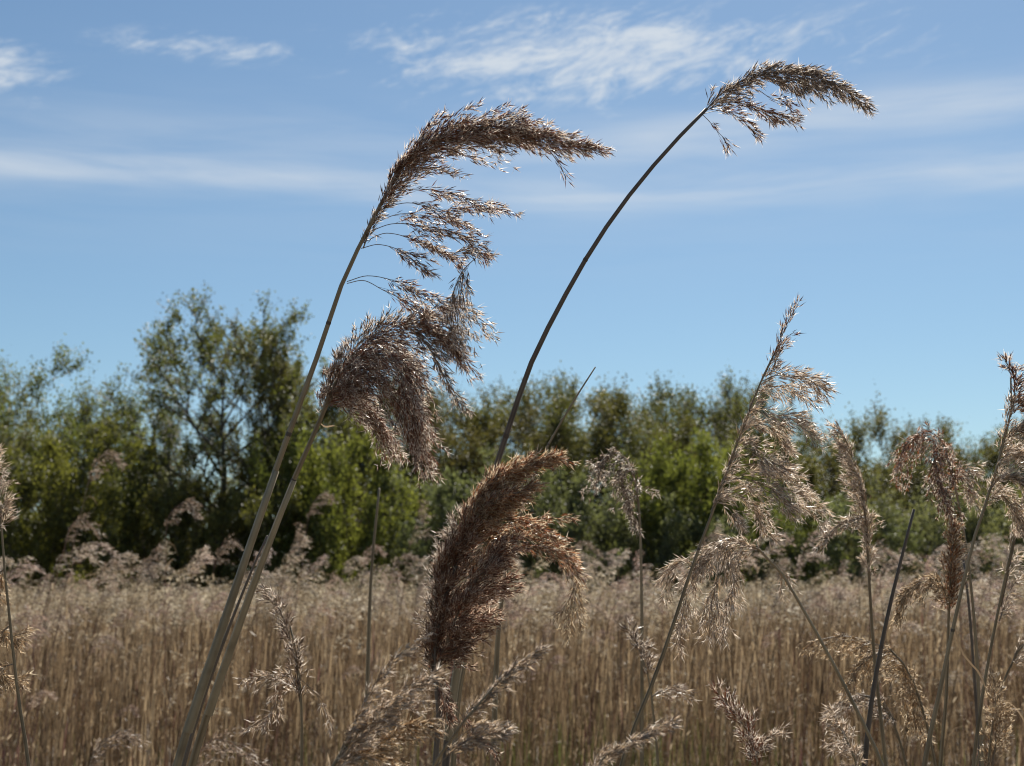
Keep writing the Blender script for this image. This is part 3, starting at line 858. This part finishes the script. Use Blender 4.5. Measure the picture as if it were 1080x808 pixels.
for q, pts_ in enumerate([
        [(404, 212, 0), (430, 200, 8), (470, 203, 14), (500, 212, 18), (534, 222, 20)],
        [(398, 222, 0), (430, 214, -10), (470, 222, -18), (500, 219, -22), (524, 221, -24)],
        [(390, 238, 0), (420, 226, 10), (450, 228, 22), (478, 234, 28), (500, 246, 32)],
        [(386, 246, 0), (415, 236, -12), (455, 240, -24), (490, 250, -30), (511, 270, -34)],
        [(383, 256, 0), (408, 246, 6), (445, 256, 10), (468, 268, 12), (478, 275, 14)],
        [(381, 262, 0), (400, 258, -6), (425, 266, -14), (446, 285, -18)],
        [(366, 297, 0), (388, 291, -6), (418, 297, -14), (445, 310, -18), (462, 322, -20)],
        [(366, 299, 0), (384, 296, 6), (404, 306, 12), (428, 318, 16), (448, 332, 20)]]):
    n_ = (20, 16, 18, 22, 18, 12, 15, 13)[q]
    a.plume([dict(pts=pts_, nb=n_, L=(26, 24, 10), ang=20, droop=(0.3, 0.22), per=11, s0=0.22 if q < 4 else 0.35, u0=0.2)], MB, 'plume_branch', 1.0)
a.plume([dict(pts=[(476, 268, 10), (492, 264, 10), (510, 268, 10)], nb=14, L=(12, 12, 8), ang=30, per=8),
         dict(pts=[(504, 270, 10), (488, 286, 10), (478, 308, 10), (470, 330, 10)], nb=30, L=(24, 38, 30), ang=30, droop=(0.45, 0.9), per=13, s0=0.15, bias=(0.7, 0, -.3)),
         ], MT, 'plume_branch', 1.0)
a.plume([dict(pts=[(383, 262), (392, 238), (404, 212), (412, 195)], nb=26, L=(16, 22, 26), ang=22, per=9, bias=(-0.6, 0, 0.5))], MT, 'plume_branch')

# --- its neighbour, heavy drooping plume
a = Reed('leaning reed beside it whose heavy fan-shaped brown plume hangs over the treeline', 1.40,
         [(203, 806), (254, 652), (304, 520), (338, 442), (352, 408), (374, 372)], (8, 4.0), 2, nodes=[(316, 490), (262, 630)])
a.sheath((304, 520), (215, 770), 0.22)
a.leaf([(337, 446), (343, 450, -4), (352, 449, -8), (356, 450, -10)], 4, 0.4)
dp = (0.35, 0.85)
a.plume([
    dict(pts=[(340, 436), (352, 405), (374, 372), (404, 349), (440, 341), (468, 352), (482, 374)], nb=120, L=(40, 44, 18), ang=32, droop=(0.35, 0.5), per=18, bias=(0.4, 0, -0.3)),
    dict(pts=[(344, 430), (362, 404, -12), (392, 398, -24), (418, 424, -30), (442, 474, -32)], nb=85, L=(34, 40, 18), ang=32, droop=dp, per=17),
    dict(pts=[(348, 418), (370, 385, -18), (402, 374, -34), (426, 400, -44), (440, 445, -48)], nb=85, L=(34, 40, 18), ang=32, droop=dp, per=17),
    dict(pts=[(356, 400), (384, 366, 12), (412, 364, 20), (428, 384, 24), (434, 420, 26)], nb=70, L=(34, 40, 18), ang=32, droop=dp, per=16),
    dict(pts=[(350, 425), (366, 420, 10), (388, 430, 18), (404, 462, 20)], nb=55, L=(28, 30, 16), ang=30, droop=(0.3, 0.7), per=14),
], MB)
a.plume([dict(pts=[(432, 345), (452, 366, -10), (468, 396, -14), (488, 428, -16)], nb=28, L=(24, 18, 9), ang=24, droop=(0.3, 0.4), per=10)], MT, 'plume_branch')
a.plume([dict(pts=[(340, 440), (350, 405), (372, 370), (404, 346), (440, 338)], nb=60, L=(14, 24, 18), ang=40, droop=(0, 0), per=9, bias=(-0.8, 0, 0.9))], MT, 'plume_branch')
a.plume([dict(pts=[(430, 343, 12), (452, 330, 20), (466, 318, 24), (478, 322, 26)], nb=30, L=(26, 36, 34), ang=30, droop=(0.5, 0.8), per=12)], MT, 'plume_branch', 0.9)

# --- the tall arching reed
a = Reed('tallest reed, bare dark stem arching right to a small plume high in the sky', 1.45,
         [(470, 806), (476, 740), (492, 640), (509, 545), (521, 499), (536, 453), (562, 379), (618, 273), (660, 211), (702, 160), (745, 115)], (8, 3.8), 3, smat=STEM_DARK, nodes=[(537, 446), (618, 262)])
a.sheath((521, 499), (474, 770), 0.25)
a.plume([
    dict(pts=[(742, 119), (760, 100), (788, 83), (820, 76), (852, 79), (882, 90), (911, 109)], nb=100, L=(22, 32, 10), ang=26, droop=(0.2, 0.3), per=14),
    dict(pts=[(800, 80), (830, 82), (860, 88)], nb=24, L=(24, 24, 16), ang=26, droop=(0.2, 0.6), per=10, bias=(0, 0, -.7)),
], MT)
for pts_, n_ in (([(745, 116, 0), (768, 108, -8), (795, 112, -14), (822, 122, -18), (836, 125, -20)], 24), ([(742, 120, 0), (758, 117, 8), (776, 122, 12), (796, 139, 16)], 12), ([(800, 95, 0), (818, 106, 6), (826, 100, 8), (832, 114, 8)], 6), ([(741, 121, 0), (748, 128, 4), (756, 138, 5), (765, 147, 5)], 3)):
    a.plume([dict(pts=pts_, nb=n_, L=(14, 18, 8), ang=22, droop=(0.3, 0.25), per=9, s0=0.2)], MB, 'plume_branch', 0.8)

# --- the big rusty plume in the middle
a = Reed('reed with the biggest plume, dense rusty brown, upright in the middle', 1.25,
         [(459, 806), (463, 750), (460, 718), (456, 690), (470, 630), (490, 572)], (6, 4), 4, smat=STEM_DARK, nodes=[(460, 722)])
MRB = [RUST_DARK, HAIR_WARM, STALK]
a.plume([
    dict(pts=[(460, 712), (458, 685), (468, 632), (484, 580), (508, 535)], nb=210, L=(30, 44, 40), ang=34, droop=(0.22, 0.02), per=22, bias=(0.25, 0, 0.1)),
    dict(pts=[(462, 700), (480, 655, -20), (500, 615, -34), (522, 585, -40)], nb=90, L=(28, 34, 26), ang=34, droop=(0.35, 0.10), per=18, bias=(.3, 0, 0)),
    dict(pts=[(462, 705), (484, 660, 14), (506, 632, 24), (530, 615, 30)], nb=60, L=(24, 28, 18), ang=34, droop=(0.5, 0.10), per=16),
    dict(pts=[(462, 705), (480, 686, -10), (494, 668, -16), (510, 652, -20)], nb=34, L=(20, 22, 12), ang=34, droop=(0.5, 0.10), per=14),
], MRB)
a.plume([
    dict(pts=[(484, 580), (500, 545), (518, 514), (548, 494), (585, 482)], nb=140, L=(44, 28, 9), ang=30, droop=(0.30, 0.05), per=20),
    dict(pts=[(500, 552), (520, 530, -18), (545, 520, -26), (560, 512, -30)], nb=45, L=(26, 20, 10), ang=34, droop=(0.3, 0.2), per=14),
    dict(pts=[(572, 487), (586, 483), (602, 486)], nb=6, L=(8, 8, 5), ang=20, per=5),
], MR, 'plume_branch')  # lighter rust and golden hair imitate sun passing through the upper right
for pts_, n_, L_, pr in (
        ([(478, 640, 0), (505, 592, -16), (545, 572, -28), (585, 582, -34), (612, 606, -38)], 50, (28, 26, 12), 11),
        ([(486, 600, 0), (512, 565, 14), (545, 556, 26), (580, 572, 34), (600, 588, 36)], 44, (26, 22, 12), 10),
        ([(540, 560, 0), (556, 552, 6), (575, 547, 8), (602, 545, 8)], 12, (12, 9, 5), 6),
        ([(508, 560, 0), (530, 548, -10), (556, 552, -18), (590, 566, -20)], 30, (20, 16, 9), 9)):
    a.plume([dict(pts=pts_, nb=n_, L=L_, ang=30, droop=(0.35, 0.3), per=pr, s0=0.15)], MR, 'plume_branch', 1.0)  # right sprays carry the same painted sun glow in their colours
a.plume([dict(pts=[(588, 584, -10), (604, 604, -12), (606, 634, -14), (602, 656, -14)], nb=24, L=(16, 22, 16), ang=44, droop=(0.15, 0.4), per=8),
         dict(pts=[(606, 620, -12), (598, 636, -16), (586, 650, -18)], nb=8, L=(10, 10, 6), ang=24, per=5)], MG, 'plume_branch', 0.8)
a.plume([dict(pts=[(456, 716), (456, 690), (462, 640), (476, 590), (492, 552)], nb=90, L=(10, 24, 22), ang=50, droop=(0, 0), per=9, bias=(-1.2, 0, 0.3))], MT, 'plume_branch')
a.plume([dict(pts=[(461, 712), (466, 726, -3), (472, 748, -5)], nb=16, L=(20, 18, 8), ang=30, droop=(0.1, 0.4), per=10),
         dict(pts=[(468, 722), (484, 750, -4), (504, 775, -6), (524, 795, -8)], nb=18, L=(12, 12, 6), ang=22, droop=(0.1, 0.3), per=7, s0=0.35)], MRB, 'plume_branch', 0.9)

# --- bare stalk behind it
a = Reed('bare pointed grey-green stalk slanting up behind the rusty plume tip', 1.65, [(520, 806), (528, 640), (548, 545), (574, 478), (602, 428), (628, 387)], (6.5, 1.4), 5, nodes=[(586, 455)])

# --- slender hooked reed
a = Reed('slender reed with thin plume hooked over to the left, right of the rusty plume', 2.3, [(677, 806), (677, 660), (675, 555), (671, 512), (662, 487)], (4, 2.4), 6)
a.plume([dict(pts=[(673, 535), (671, 510), (662, 487), (650, 477), (638, 482), (634, 492)], nb=46, L=(22, 34, 16), ang=34, droop=(-0.15, 1.0), per=13, bias=(-.3, 0, -.5), sl=8)], MT)
a.plume([dict(pts=[(656, 482), (654, 500), (662, 522), (668, 545)], nb=26, L=(22, 18, 10), ang=26, droop=(0, .6), per=10, sl=8)], MT, 'plume_branch')

# --- tall silky reed at the right
a = Reed('tall silky grey-white reed at right, sprays swept right by the wind', 1.36,
         [(656, 806, 0), (673, 757), (684, 731), (704, 677), (728, 604), (756, 528), (778, 466), (800, 408), (822, 362)], (4.6, 1.6), 7, nodes=[(735, 590), (795, 425)])
MS = [PALE, HAIR, STALK]
a.plume([dict(pts=[(808, 392), (820, 366), (830, 342), (842, 320)], nb=13, L=(20, 14, 8), ang=12, per=8, droop=(0.05, 0))], MB)
a.plume([dict(pts=[(812, 396), (822, 372), (830, 356), (838, 350)], nb=7, L=(14, 10, 6), ang=14, per=6)], MB, 'plume_branch')
for pts_, n_, L_ in (
        ([(804, 402, 0), (820, 396, -8), (845, 398, -16), (866, 408, -20)], 46, (24, 22, 12)),
        ([(800, 412, 0), (812, 408, 10), (835, 410, 18), (852, 418, 22)], 36, (22, 20, 12)),
        ([(792, 430, 0), (806, 436, -10), (830, 440, -20), (856, 458, -24)], 46, (26, 22, 10)),
        ([(784, 452, 0), (798, 446, 14), (815, 454, 22), (828, 482, 26)], 36, (24, 18, 10)),
        ([(778, 474, 0), (792, 474, -12), (808, 486, -20), (824, 492, -24)], 34, (22, 18, 10)),
        ([(770, 490, 0), (790, 490, 12), (825, 500, 24), (850, 525, 32), (862, 542, 36)], 75, (34, 30, 14)),
        ([(764, 508, 0), (785, 505, -14), (812, 515, -26), (835, 535, -34)], 65, (34, 30, 14)),
        ([(758, 522, 0), (774, 520, 8), (796, 534, 16), (806, 560, 20)], 45, (26, 22, 12)),
        ([(752, 534, 0), (758, 528, -6), (768, 536, -10), (776, 552, -12)], 20, (18, 16, 10))):
    a.plume([dict(pts=pts_, nb=int(n_ * .5), L=L_, ang=31, droop=(0.35, 0.35), per=9, s0=0.08, hairs=5, sl=12.5, sw=.6)], MS, 'plume_branch', 1.0)
a.plume([dict(pts=[(750, 540), (776, 470), (800, 410), (812, 385)], nb=60, L=(16, 16, 10), ang=24, per=8, bias=(.2, 0, .3), hairs=4)], MS, 'plume_branch')

# --- bent-over reed below it
a = Reed('thin reed bent over to the left, pale ragged plume hanging below the silky reed', 1.42,
         [(930, 806), (900, 742), (868, 680), (830, 614), (812, 588), (790, 574), (768, 567)], (4, 2.4), 8)
a.plume([dict(pts=[(806, 583), (788, 574), (768, 567), (748, 578), (734, 594)], nb=50, L=(30, 34, 16), ang=32, droop=(-0.1, 0.6), per=11, bias=(-.2, 0, -.6), hairs=4)], MS)
for pts_, n_ in (([(768, 568, 0), (764, 590, -10), (752, 630, -16), (748, 668, -18)], 44), ([(760, 572, 0), (740, 592, 10), (724, 630, 16), (716, 676, 18)], 46), ([(785, 574, 0), (776, 600, -6), (766, 640, -8), (762, 660, -8)], 26), ([(738, 596, 0), (722, 592, 6), (708, 600, 10), (702, 620, 10)], 18), ([(815, 592, 0), (822, 600, 4), (828, 612, 6)], 8)):
    a.plume([dict(pts=pts_, nb=int(n_ * .7), L=(22, 24, 12), ang=32, droop=(0.05, 0.5), per=8, hairs=4, sl=12.5, sw=.6)], MS, 'plume_branch', 0.9)

# --- short feathery reed
a = Reed('short feathery reed with narrow pinkish plume between the silky reed and the bare stalk', 1.9, [(934, 806), (922, 690), (916, 600), (913, 548), (906, 505)], (4, 2.4), 9)
a.plume([dict(pts=[(916, 580), (914, 548), (908, 510), (898, 478), (888, 458)], nb=80, L=(24, 26, 14), ang=24, droop=(-0.35, 0.1), per=11, bias=(-.6, 0, 0.1), sl=8)], MS)
a.plume([dict(pts=[(914, 545), (900, 548, -6), (882, 556, -8), (864, 576, -10)], nb=28, L=(18, 14, 8), ang=22, droop=(-.2, .3), per=8, sl=8)], MS, 'plume_branch')
a.plume([dict(pts=[(918, 612), (916, 585), (914, 550)], nb=26, L=(14, 18, 16), ang=34, droop=(.1, .2), per=8, sl=8)], MS, 'plume_branch')

# --- bare dark stalk
a = Reed('bare dark snapped stalk without plume, standing right of the feathery reed', 1.6, [(912, 806), (920, 735), (936, 650), (950, 592), (964, 537)], (5.5, 2.8), 10, smat=STEM_DARK, nodes=[(931, 676)])

# --- hooked brown reed and the rusty one below
a = Reed('reed with hooked reddish brown plume bent over to the left at right', 1.9, [(1036, 806), (1028, 660), (1018, 570), (1006, 508), (998, 478)], (3.8, 2.2), 11)
a.plume([dict(pts=[(1008, 520), (1002, 488), (992, 464), (978, 455), (962, 460), (954, 474)], nb=70, L=(26, 42, 24), ang=34, droop=(0.15, 1.0), per=13, bias=(-.1, 0, -.5), sl=7.5)], [RUST, HAIR, STALK])
a.plume([dict(pts=[(984, 462), (986, 490, -8), (996, 525, -10), (1004, 552, -10)], nb=50, L=(28, 22, 12), ang=28, droop=(0.1, .5), per=11, sl=7.5)], MB, 'plume_branch')
a.plume([dict(pts=[(1006, 505), (1012, 496, 8), (1020, 494, 10), (1022, 520, 12)], nb=30, L=(16, 22, 12), ang=30, droop=(.2, .7), per=9, sl=7.5)], MS, 'plume_branch')
a = Reed('rusty upright plume under the hooked one, one pale spray drooping left', 1.8, [(992, 806), (998, 735), (1000, 668), (1002, 610), (1004, 575)], (4, 2), 12)
a.plume([dict(pts=[(1001, 650), (1002, 615), (1004, 585), (1007, 556)], nb=70, L=(20, 20, 10), ang=26, droop=(.1, .1), per=11, sl=8)], MR)
a.plume([dict(pts=[(1001, 640), (990, 612, -6), (972, 614, -12), (956, 626, -14), (948, 645, -14)], nb=60, L=(22, 20, 10), ang=30, droop=(-.15, .6), per=11, sl=8)], MG, 'plume_branch')
a.plume([dict(pts=[(1002, 612), (1010, 594, 5), (1018, 588, 6)], nb=10, L=(10, 10, 6), ang=24, per=6, sl=8)], MS, 'plume_branch')

# --- tall pale reed at the right edge
a = Reed('tall pale airy reed leaning in at the right edge, long stem', 1.5,
         [(975, 806), (990, 735), (1008, 650), (1028, 566), (1040, 530), (1056, 476), (1068, 424), (1066, 398)], (5, 1.8), 13, nodes=[(1006, 660)])
a.plume([dict(pts=[(1066, 440), (1070, 415), (1068, 395), (1060, 381)], nb=30, L=(16, 14, 8), ang=18, per=8)], MB)
for pts_, n_ in (([(1064, 440, 0), (1080, 425, 8), (1100, 430, 12)], 26), ([(1058, 468, 0), (1074, 452, -10), (1096, 456, -16)], 40), ([(1052, 490, 0), (1066, 478, 12), (1092, 488, 20)], 46), ([(1044, 516, 0), (1058, 502, -10), (1076, 508, -16), (1096, 525, -20)], 50), ([(1040, 530, 0), (1052, 520, 10), (1066, 532, 14), (1078, 556, 16)], 40)):
    a.plume([dict(pts=pts_, nb=n_, L=(20, 24, 14), ang=28, droop=(0.3, 0.35), per=10, s0=0.1, hairs=4)], MS, 'plume_branch', 0.9)
a.plume([dict(pts=[(1038, 540), (1054, 480), (1066, 425)], nb=36, L=(12, 14, 12), ang=28, per=7, bias=(-.3, 0, .3), hairs=4)], MS, 'plume_branch')

a.leaf([(1006, 660), (1016, 690, -6), (1034, 712, -10), (1046, 748, -12)], 4, 0.2)
a = Reed('thin reed with few sparse spikelets along its stem near the right edge', 1.6, [(1027, 806), (1036, 735), (1048, 668), (1064, 592), (1076, 540), (1084, 500)], (3.8, 1.8), 14)
a.plume([dict(pts=[(1056, 640), (1066, 592), (1076, 545), (1084, 505)], nb=26, L=(16, 22, 20), ang=34, droop=(.2, .35), per=8, hairs=4)], MS)
a.plume([dict(pts=[(1054, 655), (1066, 622, 6), (1082, 600, 8)], nb=14, L=(12, 14, 10), ang=24, droop=(.2, .4), per=7)], MS, 'plume_branch')

# --- golden upright plume in the corner
a = Reed('golden upright plume in the bottom right corner', 1.7, [(1040, 830), (1044, 790), (1048, 755)], (3.5, 2), 15)
a.plume([dict(pts=[(1046, 812), (1050, 780), (1050, 745), (1048, 716)], nb=70, L=(34, 26, 8), ang=36, droop=(.1, .2), per=9, sl=8)], MG)
a = Reed('thin crossing stalk with a forked tip right of the golden corner plume', 1.75, [(1030, 806), (1056, 726), (1072, 690), (1090, 668)], (3, 1.4), 16)
a.plume([dict(pts=[(1066, 704), (1074, 684), (1088, 672)], nb=10, L=(12, 12, 8), ang=26, per=6)], MS)

a.leaf([(1052, 738), (1066, 742, 5), (1080, 760, 8), (1086, 785, 8)], 3, 0.3)
# --- golden arching sprays low at the right
a = Reed('arching golden plume drooping left, low behind the bare dark stalk', 2.0, [(986, 806), (974, 752), (958, 708), (938, 684)], (3.5, 2), 17)
a.plume([dict(pts=[(966, 728), (950, 696), (925, 680), (890, 671), (850, 678)], nb=60, L=(30, 26, 9), ang=30, droop=(-.2, .7), per=10, bias=(-.2, 0, -.4), sl=7.5)], MG)
a.plume([dict(pts=[(940, 686), (920, 692, -8), (902, 708, -12), (892, 726, -12)], nb=36, L=(22, 20, 10), ang=30, droop=(-.1, .6), per=9, sl=7.5)], MG, 'plume_branch')
a.plume([dict(pts=[(952, 698), (956, 720, 8), (964, 745, 10), (970, 762, 10)], nb=56, L=(22, 26, 16), ang=38, droop=(.1, .6), per=9, sl=7.5)], MG, 'plume_branch')
a = Reed('short blurred reed with drooping pale spray under the arching golden plume', 2.3, [(955, 806), (945, 770), (930, 742), (912, 734)], (3, 2), 18)
a.plume([dict(pts=[(945, 765), (932, 742), (908, 733), (884, 740)], nb=40, L=(18, 20, 10), ang=30, droop=(-.1, .6), per=8, sl=7)], MT)
a = Reed('white cottony plume at the bottom edge, right of the bent stem', 1.3, [(908, 830), (900, 795), (888, 770)], (3, 2), 19)
a.plume([dict(pts=[(906, 815), (898, 790), (886, 768), (876, 750)], nb=42, L=(20, 18, 9), ang=40, droop=(-.1, .4), per=8, hairs=4)], MS)

# --- left edge
a = Reed('reed at the left edge with golden tufts jutting into the frame', 1.5, [(30, 806), (20, 740), (12, 670), (4, 590), (0, 530)], (4, 2), 20)
a.plume([dict(pts=[(2, 560), (0, 530), (-3, 500), (-6, 480)], nb=36, L=(16, 18, 10), ang=30, per=9)], MS)
for pts_ in ([(10, 660, 0), (2, 668, 5), (10, 672, 8), (24, 668, 10)], [(15, 700, 0), (2, 705, 4), (6, 714, 6), (20, 716, 8)], [(4, 600, 0), (-4, 610, 4), (-2, 628, 6)]):
    a.plume([dict(pts=pts_, nb=22, L=(14, 14, 8), ang=34, per=8, droop=(.2, .2))], MG, 'plume_branch')

# --- ragged reed right of the thick stems
a = Reed('ragged thin reed with scattered pale scraps right of the foot of the thick stems', 1.6, [(318, 806), (318, 750), (314, 700), (306, 660)], (3, 1.8), 21)
a.plume([dict(pts=[(316, 740), (312, 700), (302, 660), (290, 635), (272, 614)], nb=56, L=(16, 16, 10), ang=30, droop=(.1, .2), per=7, hairs=3)], MT)
for pts_, n_ in (([(316, 730, 0), (300, 722, 6), (285, 752, 8), (262, 768, 8)], 26), ([(312, 716, 0), (296, 712, -6), (276, 714, -8), (256, 716, -10)], 16), ([(316, 715, 0), (335, 735, 6), (352, 770, 8)], 7)):
    a.plume([dict(pts=pts_, nb=n_, L=(13, 13, 7), ang=26, droop=(0, .3), per=7, hairs=3)], MS, 'plume_branch', 0.8)

# --- close blurred ones at the bottom
a = Reed('close blurred golden-white plume sweeping up to the right, left of the rusty plume stem', 0.95, [(335, 840), (352, 806), (372, 776), (398, 748)], (5, 2.5), 22)
a.plume([dict(pts=[(340, 830), (365, 790), (395, 755), (425, 728), (452, 716)], nb=56, L=(40, 44, 14), ang=24, droop=(.25, .2), per=11, sl=14, sw=1.0, bias=(.3, 0, -.1))], MS)
a.plume([dict(pts=[(352, 806), (390, 790, 10), (420, 770, 16), (450, 762, 18)], nb=34, L=(34, 30, 12), ang=24, droop=(.3, .4), per=9, sl=13, sw=1.3)], MG, 'plume_branch')
a.plume([dict(pts=[(360, 790), (385, 740, -14), (410, 700, -18), (440, 676, -20)], nb=26, L=(26, 20, 8), ang=18, droop=(.2, .2), per=8, sl=12, sw=1.2)], MS, 'plume_branch')
a = Reed('close blurred pale sprays fanning right behind the rusty plume stem', 0.98, [(440, 840), (462, 800), (490, 760), (520, 725)], (4, 2), 23)
for pts_, n_ in (([(455, 812, 0), (490, 760, 6), (530, 715, 10), (568, 686, 12)], 34), ([(450, 820, 0), (480, 790, -6), (505, 778, -8), (528, 772, -10)], 20), ([(470, 790, 0), (495, 770, 8), (512, 765, 10), (530, 764, 10)], 14)):
    a.plume([dict(pts=pts_, nb=n_, L=(22, 20, 9), ang=18, droop=(.25, .2), per=9, sl=12, sw=1.2, s0=.3)], MS, 'plume_branch', 1.4)

a = Reed('small ragged upright plume with reddish spikelets at the bottom, right of the silky stem', 1.6, [(802, 830), (798, 800), (790, 775)], (3, 1.6), 24)
a.plume([dict(pts=[(800, 815), (792, 780), (775, 752), (756, 730)], nb=50, L=(24, 20, 8), ang=30, droop=(.1, .1), per=8)], MB)
a.plume([dict(pts=[(796, 795), (808, 780, 5), (822, 772, 6)], nb=12, L=(12, 12, 7), ang=26, per=6)], MS, 'plume_branch')
a = Reed('wispy reed with two small pale tufts left of the silky stem', 2.0, [(694, 806), (690, 760), (684, 715), (676, 690)], (2.6, 1.5), 25)
a.plume([dict(pts=[(684, 715), (678, 695), (670, 676), (662, 662)], nb=24, L=(14, 14, 8), ang=26, per=8)], MT)
a.plume([dict(pts=[(687, 735), (700, 728, 5), (712, 728, 8), (724, 733, 8)], nb=14, L=(10, 10, 7), ang=26, per=6, hairs=4)], MS, 'plume_branch')

a = Reed('close blurred pale spray lying low across the foot of the silky reed', 0.95, [(590, 860), (612, 825), (638, 798)], (3.5, 2), 32)
a.plume([dict(pts=[(604, 836), (632, 804), (668, 778), (706, 764)], nb=34, L=(26, 24, 9), ang=20, droop=(.25, .15), per=9, sl=12, sw=1.0)], MS)
# --- bare stalks standing in the middle distance
Reed('tall blurred bare stalk left of centre, upright before the yellow-green bush', 2.6, [(386, 806), (388, 700), (392, 600), (400, 515)], (5, 2.4), 26)
Reed('thin companion stalk wedged between the two thick leaning stems', 1.46, [(194, 806), (222, 715), (262, 610), (282, 565)], (5, 2), 27, smat=STEM_DARK)
Reed('pale stout stalk rising beside the dark stem of the rusty plume', 1.5, [(478, 806), (484, 735), (492, 690), (500, 640)], (6, 3), 28)
Reed('dark upright stalk between the hooked brown reed and the right-edge reeds', 2.2, [(1034, 806), (1028, 720), (1022, 640), (1016, 590)], (3.5, 2.4), 29, smat=STEM_DARK)
